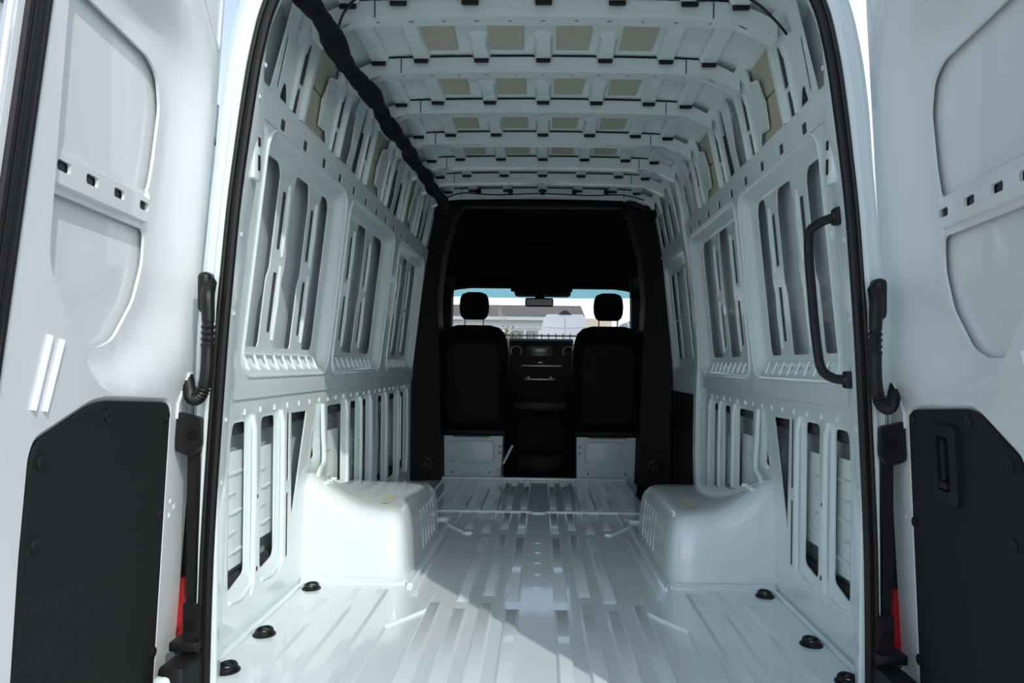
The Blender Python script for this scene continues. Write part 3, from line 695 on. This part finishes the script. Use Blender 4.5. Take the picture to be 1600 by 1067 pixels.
mk('roof_brow', *loft(rr, closed=False, cap=False), CABB, cab)
for s in (-1, 1):
    mk('roof_side', *loft([[(s*.97, y, 1.55), (s*.93, y, 1.8), (s*.82, y, 2.06)] for y in (5.3, 6.0, 6.4)], closed=False, cap=False), CABB, cab)
    mk('sun_visor', *bbox_(min(s*.20, s*.72), max(s*.20, s*.72), 6.46, 6.58, 1.50, 1.53, .01), LINER, cab)
oc = mk('overhead_console', *loft([[(x*k, y, z+dz*(1-abs(x)/.27)) for x in np.linspace(-.27, .27, 11)] for y, z, k, dz in ((5.95, 1.80, .55, -.03), (6.2, 1.68, .8, -.07), (6.42, 1.52, 1.0, -.06), (6.50, 1.47, 1.0, -.05), (6.56, 1.49, .95, 0))], closed=False, cap=False), LINER, cab, 60)
mk('console_lip', *bbox_(-.24, .26, 6.50, 6.58, 1.425, 1.52, .03), CABB, oc)
# windscreen
def wsp(x, t): return (x, 7.02-.46*t-.10*(x/.86)**2, .86+.66*t)
ws = mk('windscreen', *loft([[wsp(x*(1-.02*t), t) for x in np.linspace(-.88, .88, 13)] for t in np.linspace(0, .85, 6)], closed=False, cap=False), GLASS, cab, 60)
mk('tint_band', *loft([[wsp(x*(1-.02*t), t) for x in np.linspace(-.88, .88, 13)] for t in (.85, .92, 1.0)], closed=False, cap=False), GLASST, cab, 60)

# ---- dashboard
dash = empty('dashboard', (.0, 6.5, -.10)); tag(dash, 'black dashboard with centre screen, round vents and silver strips', 'dashboard')
rr = [[(-.93, y, z), (-.28, y, z), (.28, y, z), (.93, y, z)] for y, z in ((6.30, .30), (6.22, .60), (6.26, .82), (6.36, .90), (6.95, .90), (6.95, .30))]
mk('body', *loft(rr, closed=False, cap=False), CABB, dash, 30)
ct = mk('centre_stack', *loft([[(-.265, y, z), (-.25, y-.02, z), (.255, y-.02, z), (.27, y, z)] for y, z in ((6.28, -.10), (6.22, .45), (6.14, .60), (6.12, .88), (6.16, 1.025), (6.22, 1.045), (6.50, 1.03), (6.55, .85))], closed=False, cap=False), CABB, dash, 30)
mk('screen', *bbox_(-.118, .098, 6.105, 6.122, .895, .985, .004), SCREEN, ct)
for x in (-.205, .225):
    vr = mk('vent_ring', *tube([(x+.043*math.cos(t), 6.112, .937+.043*math.sin(t)) for t in np.linspace(0, 2*math.pi, 25)], .005, 8, False), SILVER, ct)
    for dz in (-.02, 0, .02): mk('vent_slat', *bbox_(x-.036, x+.036, 6.108, 6.116, .937+dz-.003, .937+dz+.003, .001, 1), BLACK, vr)
mk('switch_row', *bbox_(-.16, .17, 6.095, 6.11, .812, .824, .003), SILVER, ct)
mk('hazard_switch', *bbox_(-.022, .016, 6.098, 6.112, .838, .852, .003), SILVER, ct)
mk('climate_row', *bbox_(-.13, .12, 6.105, 6.13, .700, .712, .003), SILVER, ct)
for x in (-.10, .085): mk('climate_knob', *bbox_(x-.012, x+.012, 6.10, 6.13, .714, .728, .004), SILVER, ct)
for s in (-1, 1): mk('side_latch', *bbox_(s*.27-.006, s*.27+.006, 6.10, 6.12, .60, .61, .002, 1), SILVER, ct)
mk('lower_tray', *bbox_(-.22, .22, 6.13, 6.25, .44, .52, .02), BLACK, ct)
tn = mk('centre_tunnel', *bbox_(-.20, .20, 6.0, 6.6, -.10, .10, .04), CABB, dash)

# ---- rear-view mirror
mr = empty('rear_view_mirror', (-.02, 6.40, 1.36)); tag(mr, 'black rear-view mirror hanging before the windscreen', 'mirror')
mk('housing', *bbox_(-.142, .104, 6.385, 6.425, 1.328, 1.405, .016), CABB, mr)
mk('mirror_glass', *bbox_(-.130, .092, 6.381, 6.387, 1.338, 1.394, .002, 1), mat('mirror_face', (.10, .11, .115), .3, metal=.5, noise=.5, nscale=9), mr)
mk('stalk', *tube([(-.02, 6.43, 1.37), (-.015, 6.46, 1.42), (-.01, 6.50, 1.46)], [.03, .045, .06], 10), CABB, mr)

# ---- seats
def seat_shape(x, t): pass
def make_seat(xc, label):
    S = empty('front_seat', (xc, 5.5, -.10)); tag(S, label, 'seat', 'front seats in the cab')
    # steel box the seat stands on
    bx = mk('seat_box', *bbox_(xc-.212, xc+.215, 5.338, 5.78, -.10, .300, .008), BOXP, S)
    mk('box_plate', *sheet(rpoly([(xc-.221, .018), (xc+.175, .018), (xc+.18, .07), (xc+.218, .09), (xc+.225, .308), (xc+.14, .308), (xc+.12, .296), (xc-.12, .296), (xc-.14, .308), (xc-.225, .308)][::-1], .006, 2),
        [rrect(xc-.085, .02, xc+.065, .035, .002, 1)], lambda a, b, w: (a, 5.336-w, b), .05,
        [rrect(xc-.165, .115, xc+.165, .275, .025, 4), rrect(xc-.155, .125, xc+.155, .265, .02, 4), rrect(xc-.09, .045, xc+.07, .10, .02, 3)],
        lambda A: np.where(inpoly(rrect(xc-.155, .125, xc+.155, .265, .02, 4), A), -.006, np.where(inpoly(rrect(xc-.09, .045, xc+.07, .10, .02, 3), A), .004, 0)), .003), BOXP, bx, 20)
    for a, b in ((-.205, .19), (-.205, .235), (.205, .19), (.205, .235), (-.14, .045), (.13, .045)):
        mk('bolt_hole', *loft([[(xc+a+r*math.cos(t), y, b+r*math.sin(t)) for t in np.linspace(0, 2*math.pi, 9)[:-1]] for r, y in ((.007, 5.334), (.007, 5.331), (.003, 5.331))]), RUBBER, bx)
    mk('slide_rail', *bbox_(xc-.24, xc+.24, 5.40, 5.85, .302, .345, .01), CABB, S)
    mk('cushion', *bbox_(xc-.25, xc+.25, 5.42, 5.95, .345, .47, .045, 4), CLOTHB, S)
    # backrest, slightly reclined, round shoulders
    Z = [.36, .45, .60, .78, .92, 1.00, 1.06, 1.095, 1.112]; HW = [.235, .25, .256, .258, .256, .245, .222, .185, .12]; T = [.07, .08, .085, .08, .075, .068, .058, .045, .02]
    rings = []
    for z, hw, t in zip(Z, HW, T):
        yc = 5.50-.10*(z-.36)
        rings.append([(xc+hw*np.sign(math.cos(a))*abs(math.cos(a))**.5, yc+t*np.sign(math.sin(a))*abs(math.sin(a))**.6, z) for a in np.linspace(0, 2*math.pi, 25)[:-1]])
    br = mk('backrest', *loft(rings), CLOTHB, S, 60)
    mk('back_panel', *sheet(rpoly([(xc-.185, .40), (xc+.185, .40), (xc+.19, .93), (xc+.15, .975), (xc-.15, .975), (xc-.19, .93)], .05, 5), [], lambda a, b, w: (a, 5.418-.10*(b-.36)-.004-w+.004*abs(a-xc)/.2, b), .06, [], None, .006), CLOTHC, br, 40)
    # headrest
    Z = [1.155, 1.175, 1.21, 1.26, 1.31, 1.34, 1.355]; HW = [.075, .096, .108, .110, .104, .088, .05]; T = [.03, .045, .055, .058, .052, .04, .015]
    rings = [[(xc+hw*np.sign(math.cos(a))*abs(math.cos(a))**.55, 5.43+t*np.sign(math.sin(a))*abs(math.sin(a))**.7, z) for a in np.linspace(0, 2*math.pi, 21)[:-1]] for z, hw, t in zip(Z, HW, T)]
    hr = mk('headrest', *loft(rings), CLOTHB, S, 60)
    for dx in (-.068, .068): mk('headrest_post', *tube([(xc+dx, 5.43, 1.09), (xc+dx, 5.43, 1.18)], .006, 8), CHROME, hr)
    return S
seatL = make_seat(-.492, 'black front seat on the left, on a white steel box')
seatR = make_seat(.492, 'black front seat on the right, beside the sliding door step')
mk('belt_stalk', *tube([(-.265, 5.40, .10), (-.20, 5.44, .23)], .013, 8), SILVER, seatL)

# ---- tie-down rings
def make_ring(x, y, label):
    T = empty('tie_down_ring', (x, y, 0)); tag(T, label, 'tie-down ring', 'tie-down rings along the load floor')
    mk('cup', *loft([[(x+rx*math.cos(t), y+ry*math.sin(t), z) for t in np.linspace(0, 2*math.pi, 21)[:-1]] for rx, ry, z in ((.034, .036, .0), (.034, .036, .003), (.029, .031, .006), (.022, .022, .004), (.008, .008, .004))]), BLACK, T)
    mk('ring', *tube([(x+.022*math.cos(t), y+.024*math.sin(t), .011+.004*math.sin(t)) for t in np.linspace(0, 2*math.pi, 21)], .0055, 8, False), RUBBER, T)
    mk('bolt', *loft([[(x+r*math.cos(t), y+r*math.sin(t), z) for t in np.linspace(0, 2*math.pi, 7)[:-1]] for r, z in ((.007, .004), (.007, .009), (.004, .010))]), CHROME, T)
for s, side in ((-1, 'left'), (1, 'right')):
    for y, w in ((2.69, 'next to the %s wheel arch' % side), (2.23, 'midway along the %s rear floor edge' % side), (1.965, 'nearest the %s rear door pillar' % side)):
        make_ring(s*.825, y, 'black tie-down ring on the white floor, '+w)

# ---- roof cable loom in a black sleeve
lm_ = empty('cable_loom', (-.645, 3.4, 1.78)); tag(lm_, 'thick black sleeved cable loom along the left roof edge', 'cable loom')
pts = [(-.645+.008*math.sin(k*1.1), 1.95+k*.113, 1.808+.004*math.sin(k*.9)+.062*k/26) for k in range(27)]
pp = smoothpath(pts, 4)
mk('sleeve', *tube(pp, [.029+.003*math.sin(i*.9)+.002*math.sin(i*2.3) for i in range(len(pp))], 12), TUBE, lm_)
for y in BOW:
    q = min(pp, key=lambda p: abs(p.y-(y+.03))); i = pp.index(q); a, b = pp[max(i-3, 0)], pp[min(i+3, len(pp)-1)]
    mk('cuff', *tube([a, a.lerp(b, .15), q, a.lerp(b, .85), b], [.030, .037, .039, .036, .030], 12), TUBE, lm_)
    mk('hook', *tube([(q.x-.03, q.y-.02, q.z-.02), (q.x-.045, q.y-.02, q.z-.005), (q.x-.045, q.y-.02, q.z+.02)], .005, 6), WHITE, lm_)

# ---- thin roof wires with clips
def wire(P, clips, label, loc):
    Wr = empty('roof_wire', loc); tag(Wr, label, 'wire', 'thin wires under the roof')
    mk('cable', *tube(smoothpath(P, 6), .004, 6), RUBBER, Wr)
    for x, y, z in clips: mk('clip', *bbox_(x-.014, x+.014, y-.012, y+.012, z-.014, z+.02, .004, 1), RUBBER, Wr)
wire([(-.63, 2.25, 1.84), (-.60, 2.235, 1.90), (-.53, 2.225, 1.945), (-.38, 2.222, 1.935), (-.22, 2.222, 1.938), (-.02, 2.222, 1.945), (.20, 2.222, 1.940), (.42, 2.222, 1.935), (.48, 2.222, 1.925), (.57, 2.222, 1.945), (.64, 2.222, 1.915), (.70, 2.23, 1.865), (.735, 2.245, 1.835)],
     [(x, 2.215, 1.95) for x in (-.53, -.42, -.22, 0, .22, .43, .58)], 'thin black wire clipped along the roof bow nearest the rear doors', (0, 2.22, 1.84))
wire([(-.62, 4.66, 1.87), (-.5, 4.655, 1.905), (-.3, 4.655, 1.895), (0, 4.655, 1.905), (.3, 4.655, 1.895), (.5, 4.655, 1.90), (.64, 4.66, 1.87)],
     [(x, 4.65, 1.91) for x in (-.4, -.2, 0, .2, .4)], 'thin black wire clipped along the roof bow next to the cab', (0, 4.65, 1.86))
bn = empty('cable_bundle', (.64, 4.8, 1.82)); tag(bn, 'coiled black cable bundle at the right front roof corner', 'cable bundle')
mk('coil', *tube(smoothpath([(.60+.06*math.cos(k*.9)+.01*k/3, 4.78+.03*math.sin(k*.9), 1.87+.03*math.sin(k*.7)) for k in range(16)], 5), .009, 7), RUBBER, bn)
mk('connector', *bbox_(.66, .73, 4.74, 4.82, 1.84, 1.90, .012), RUBBER, bn)

# ---- grab handle on the right pillar
gh = empty('grab_handle', (.775, 1.93, .80)); tag(gh, 'long black grab handle on the right door pillar', 'grab handle')
mk('bar', *tube(smoothpath([(.752, 1.90, 1.215), (.725, 1.945, 1.205), (.712, 1.975, 1.17), (.728, 1.985, 1.0), (.742, 1.985, .88), (.750, 1.972, .825), (.768, 1.94, .803), (.786, 1.905, .800)], 6), .0125, 10), BLACK, gh)
for x, z in ((.754, 1.215), (.788, .80)):
    mk('mount', *bbox_(x-.012, x+.012, 1.87, 1.91, z-.022, z+.022, .006), BLACK, gh)
    mk('mount_bolt', *tube([(x-.014, 1.885, z), (x-.006, 1.885, z)], .007, 8), CHROME, gh)

# ---- door cable conduits
for s, lab in ((-1, 'ribbed black cable conduit between left rear door and body'), (1, 'ribbed black cable conduit between right rear door and body')):
    c = empty('cable_conduit', (s*.84, 1.77, .72)); tag(c, lab, 'cable conduit', 'cable conduits at the rear door hinges')
    P = smoothpath([(s*.806, 1.79, 1.02), (s*.797, 1.762, .985), (s*.792, 1.755, .93), (s*.790, 1.75, .86), (s*.790, 1.745, .80), (s*.798, 1.745, .758), (s*.818, 1.755, .738), (s*.840, 1.775, .742), (s*.866, 1.815, .765), (s*.895, 1.86, .80), (s*.915, 1.89, .83)], 10)
    n = len(P); rad = []
    for i, p in enumerate(P):
        t = i/(n-1)
        if t < .22: rad.append(.0175-.003*t/.22)
        elif t < .30 or t > .47: rad.append(.0165 if i % 2 else .0125)
        else: rad.append(.0145)
    mk('hose', *tube(P, rad, 12), RUBBER, c, 25)
    mk('elbow_boot', *bbox_(min(s*.796, s*.828), max(s*.796, s*.828), 1.765, 1.81, .945, 1.045, .014, 3), RUBBER, c)

# ---- tail lights with black housings and hinge brackets
for s, side in ((-1, 'left'), (1, 'right')):
    t = empty('tail_light', (s*.90, 1.80, .13)); tag(t, 'tail light with red lens and black housing beside the %s rear door' % side, 'tail light', 'tail lights')
    mk('housing', *loft([[(s*a, 1.795, z), (s*b, 1.795, z), (s*b, 1.825, z), (s*a, 1.825, z)] for a, b, z in ((.836, .853, .15), (.836, .856, .30), (.834, .858, .50), (.832, .856, .69))]), BLACK, t)
    mk('lens', *loft([[(s*a, 1.885, z), (s*b, 1.885, z), (s*b, 1.906, z), (s*a, 1.906, z)] for a, b, z in ((.897, .985, .10), (.900, .985, .18), (.908, .983, .27))]), REDL, t)
    mk('lamp_body', *bbox_(min(s*.900, s*.99), max(s*.900, s*.99), 1.907, 1.955, .06, .74, .008), BLACK, t)
    mk('ledge', *bbox_(min(s*.815, s*.885), max(s*.815, s*.885), 1.765, 1.825, .125, .15, .006), BLACK, t)
    for z in (.63, .17):
        b = mk('hinge_bracket', *prism(rpoly([(s*.818, z+.06), (s*(.878 if z > .4 else .853), z+.075), (s*(.878 if z > .4 else .853), z-.02), (s*.836, z-.035), (s*.818, z-.01)], .008, 2), lambda a, b, w: (a, 1.795-w, b), 0, .022), BLACK, t)
        mk('bolt', *tube([(s*.836, 1.775, z+.02), (s*.836, 1.768, z+.02)], .012, 8), RUBBER, b)
    bp = empty('rear_bumper', (s*.87, 1.78, -.4)); tag(bp, 'black bumper corner step under the %s tail light' % side, 'bumper', 'rear bumper corners')
    mk('corner', *bbox_(min(s*.815, s*.88), max(s*.815, s*.88), 1.70, 1.82, -.45, .115, .012), BLACK, bp)
    mk('corner_cap', *bbox_(min(s*.845, s*.885), max(s*.845, s*.885), 1.69, 1.76, -.45, .095, .012), WHITE, bp)

# ------------------------------------------------------------------ outside
# long low building ahead
ab = empty('office_building', (-8, 40, GROUND)); tag(ab, 'low white building with grey shingle roof seen through the windscreen', 'building')
mk('wall', *box(-26, 1.9, 40, 50, GROUND, 3.35), BWALL, ab, 0)
mk('roof', [(-26.4, 39.5, 3.3), (2.35, 39.5, 3.3), (2.35, 45, 4.42), (-26.4, 45, 4.42), (2.35, 50.5, 3.3), (-26.4, 50.5, 3.3)], [(0, 1, 2, 3), (3, 2, 4, 5), (1, 4, 2), (0, 3, 5), (0, 5, 4, 1)], BROOF, ab, 0)
mk('gutter', *box(-26.4, 2.35, 39.42, 39.5, 3.18, 3.36), BFRAME, ab, 0)
for x, wdt, m in ((-10.5, 1.6, BFRAME), (-7.3, 1.6, BFRAME), (-4.35, 1.35, GREEN), (-2.75, 1.3, BFRAME), (-.9, 1.5, BFRAME), (1.0, .8, BFRAME)):
    wf_ = mk('window', *box(x-wdt/2, x+wdt/2, 39.93, 39.999, .9, 2.75), m, ab, 0)
    for k in (-1, 1): mk('pane', *box(x+k*wdt/4-wdt/4+.08, x+k*wdt/4+wdt/4-.08, 39.9, 39.935, 1.0, 2.65), BGLASS, wf_, 0)
# parked white van
pv = empty('parked_van', (1.05, 25, GROUND)); tag(pv, 'parked white high-roof van seen from behind through the windscreen', 'van')
rings = []
for y in (25, 30.5):
    r = []
    for x, z in ((-.92, -.35), (-.92, .75), (-.80, 1.9), (-.72, 2.38), (-.60, 2.53), (.60, 2.53), (.72, 2.38), (.80, 1.9), (.92, .75), (.92, -.35)): r.append((.78+x, y, z))
    rings.append(r)
mk('body', *loft(rings), mat('parked_van_white', (.90, .90, .89), .35, coat=.4, noise=.02), pv, 25)
mk('door_split', *box(.77, .79, 24.985, 25, -.3, 2.40), BFRAME, pv, 0)
for z in (2.13, 1.68): mk('panel_crease', *tube([(.78-.70, 24.99, z), (.78-.35, 24.985, z-.05), (.78+.35, 24.985, z-.05), (.78+.70, 24.99, z)], .018, 6), BWALL, pv)
mk('roof_camera', *loft([[(.78+x*k, 24.95+d, z) for x, d in ((-.22, 0), (.22, 0), (.22, .3), (-.22, .3))] for z, k in ((2.52, 1), (2.60, .6), (2.66, .2))]), IRON, pv)
for x in (-.7, .7):
    for y in (26, 29.4): mk('wheel', *loft([[(.78+x-.11*h, y+.34*math.cos(t), GROUND+.34+.34*math.sin(t)) for t in np.linspace(0, 2*math.pi, 17)[:-1]] for h in (-1, 1)]), RUBBER, pv)
# grey car to the right
gc = empty('parked_car', (3.0, 20, GROUND)); tag(gc, 'dark grey parked car at the right edge of the windscreen', 'car')
rings = [[(3.0+x, y, z) for x, z in ((-.85, -.45), (-.88, .35), (-.80, 1.0+.0*k), (-.62, h), (.62, h), (.80, 1.0), (.88, .35), (.85, -.45))] for y, h, k in ((20, 1.85, 0), (20.4, 2.05, 0), (22.8, 2.05, 0), (24.5, 1.2, 1))]
mk('body', *loft(rings), CARG, gc, 40)
mk('rear_window', *prism([(-.6, 1.15), (.6, 1.15), (.52, 1.75), (-.52, 1.75)], lambda a, b, w: (3.0+a, 19.99-w+.0, b), 0, .02), BGLASS, gc)
for x in (-.72, .72):
    for y in (20.8, 23.6): mk('wheel', *loft([[(3.0+x-.1*h, y+.33*math.cos(t), GROUND+.33+.33*math.sin(t)) for t in np.linspace(0, 2*math.pi, 17)[:-1]] for h in (-1, 1)]), RUBBER, gc)
# far pale building behind the car
fb = empty('far_building', (8, 55, GROUND)); tag(fb, 'distant pale building with a beige annex, right of the white van', 'building')
mk('wall', *box(4.6, 26, 56, 66, GROUND, 4.6), BWALL, fb, 0); mk('annex', *box(2.6, 4.9, 52, 55.9, GROUND, 4.1), BEIGE, fb, 0)
# fence
fn = empty('iron_fence', (0, 15.5, GROUND)); tag(fn, 'black iron fence with upright bars in front of the parked vehicles', 'fence')
for z in (1.43, 1.24): mk('rail', *box(-4.5, 4.5, 15.5, 15.53, z-.02, z+.02), IRON, fn, 0)
pr_ = None
for k in range(61):
    x = -4.5+k*.15
    if pr_ is None: pr_ = mk('bar', *box(x-.011, x+.011, 15.50, 15.53, GROUND, 1.48), IRON, fn, 0, origin=(x, 15.5, GROUND))
    else: share(pr_, (x, 15.5, GROUND), fn, 'bar')
for x in (-4.5, -1.65, 1.2, 4.5): mk('post', *bbox_(x-.04, x+.04, 15.48, 15.56, GROUND, 1.55, .01), IRON, fn)
# small tree with leaves, bare tree
def tree(name, base, h, label, leaves, spread, seed):
    rnd = random.Random(seed); T = empty(name, base); tag(T, label, 'tree')
    mb = MB(); tips = []
    def grow(p, d, L, r, k):
        q = p+d*L; m_ = p.lerp(q, .5)+Vector((rnd.uniform(-1, 1), rnd.uniform(-1, 1), 0))*L*.08
        mb.add(tube([p, m_, q], [r, r*.8, r*.6], 5)); tips.append(q)
        if k == 0: return
        for _ in range(3 if k > 1 else 4):
            nd = (d+Vector((rnd.uniform(-1, 1), rnd.uniform(-1, 1), rnd.uniform(-.2, .7)))*spread).normalized(); grow(p.lerp(q, rnd.uniform(.6, 1)), nd, L*rnd.uniform(.55, .8), r*.55, k-1)
    grow(Vector(base), Vector((0, 0, 1)), h*.42, .05, 4)
    mb.mk('branches', BARK, T)
    if leaves:
        lb = MB()
        for q in tips:
            for _ in range(leaves):
                c = q+Vector((rnd.gauss(0, .12), rnd.gauss(0, .12), rnd.gauss(0, .12))); a = Vector((rnd.uniform(-1, 1), rnd.uniform(-1, 1), rnd.uniform(-1, 1))).normalized(); b = a.orthogonal().normalized(); L = .06
                lb.add(([c-a*L, c+b*L*.5, c+a*L, c-b*L*.5], [(0, 1, 2, 3)]))
        o = lb.mk('leaves', LEAF, T, 0); o['kind'] = 'stuff'
tree('leafy_shrub', (-.88, 21, GROUND), 2.25, 'small olive leafed tree behind the iron fence', 6, .30, 3)
tree('bare_tree', (-.6, 35, GROUND), 4.6, 'bare branched tree in front of the white building', 0, .8, 5)
# corrugated shed with unseen length added to bounce light onto the right door
sh = empty('corrugated_shed', (-11, 9, GROUND)); tag(sh, 'pale corrugated steel shed beyond the left rear door, lengthened to bounce light', 'shed')
mk('wall', *box(-16, -7.6, -4, 22, GROUND, 5.8), CORR, sh, 0)
mk('fascia_sheet', *loft([[(-7.58+(.05 if k % 4 in (0, 1) else 0), -4+k*.15, z) for k in range(174)] for z in (4.75, 5.78)], closed=False, cap=False), CORR, sh, 0)
mk('roof_edge', *box(-16.1, -7.35, -4.2, 22.2, 5.8, 6.6), CORRD, sh, 0)
for k in range(6): mk('roller_door', *box(-7.58, -7.54, -2.5+k*4.1, .3+k*4.1, GROUND, 3.4), BFRAME, sh, 0)
# white building added to make the gap by the right door bright
wb = empty('added_white_building', (9, 16, GROUND)); tag(wb, 'added white building that brightens the gap beyond the right rear door', 'building')
mk('wall', *box(5.2, 13, 15, 25, GROUND, 10.5), BWALL, wb, 0)
mk('parapet', *box(5.1, 13.1, 14.9, 25.1, 10.5, 10.8), BFRAME, wb, 0)
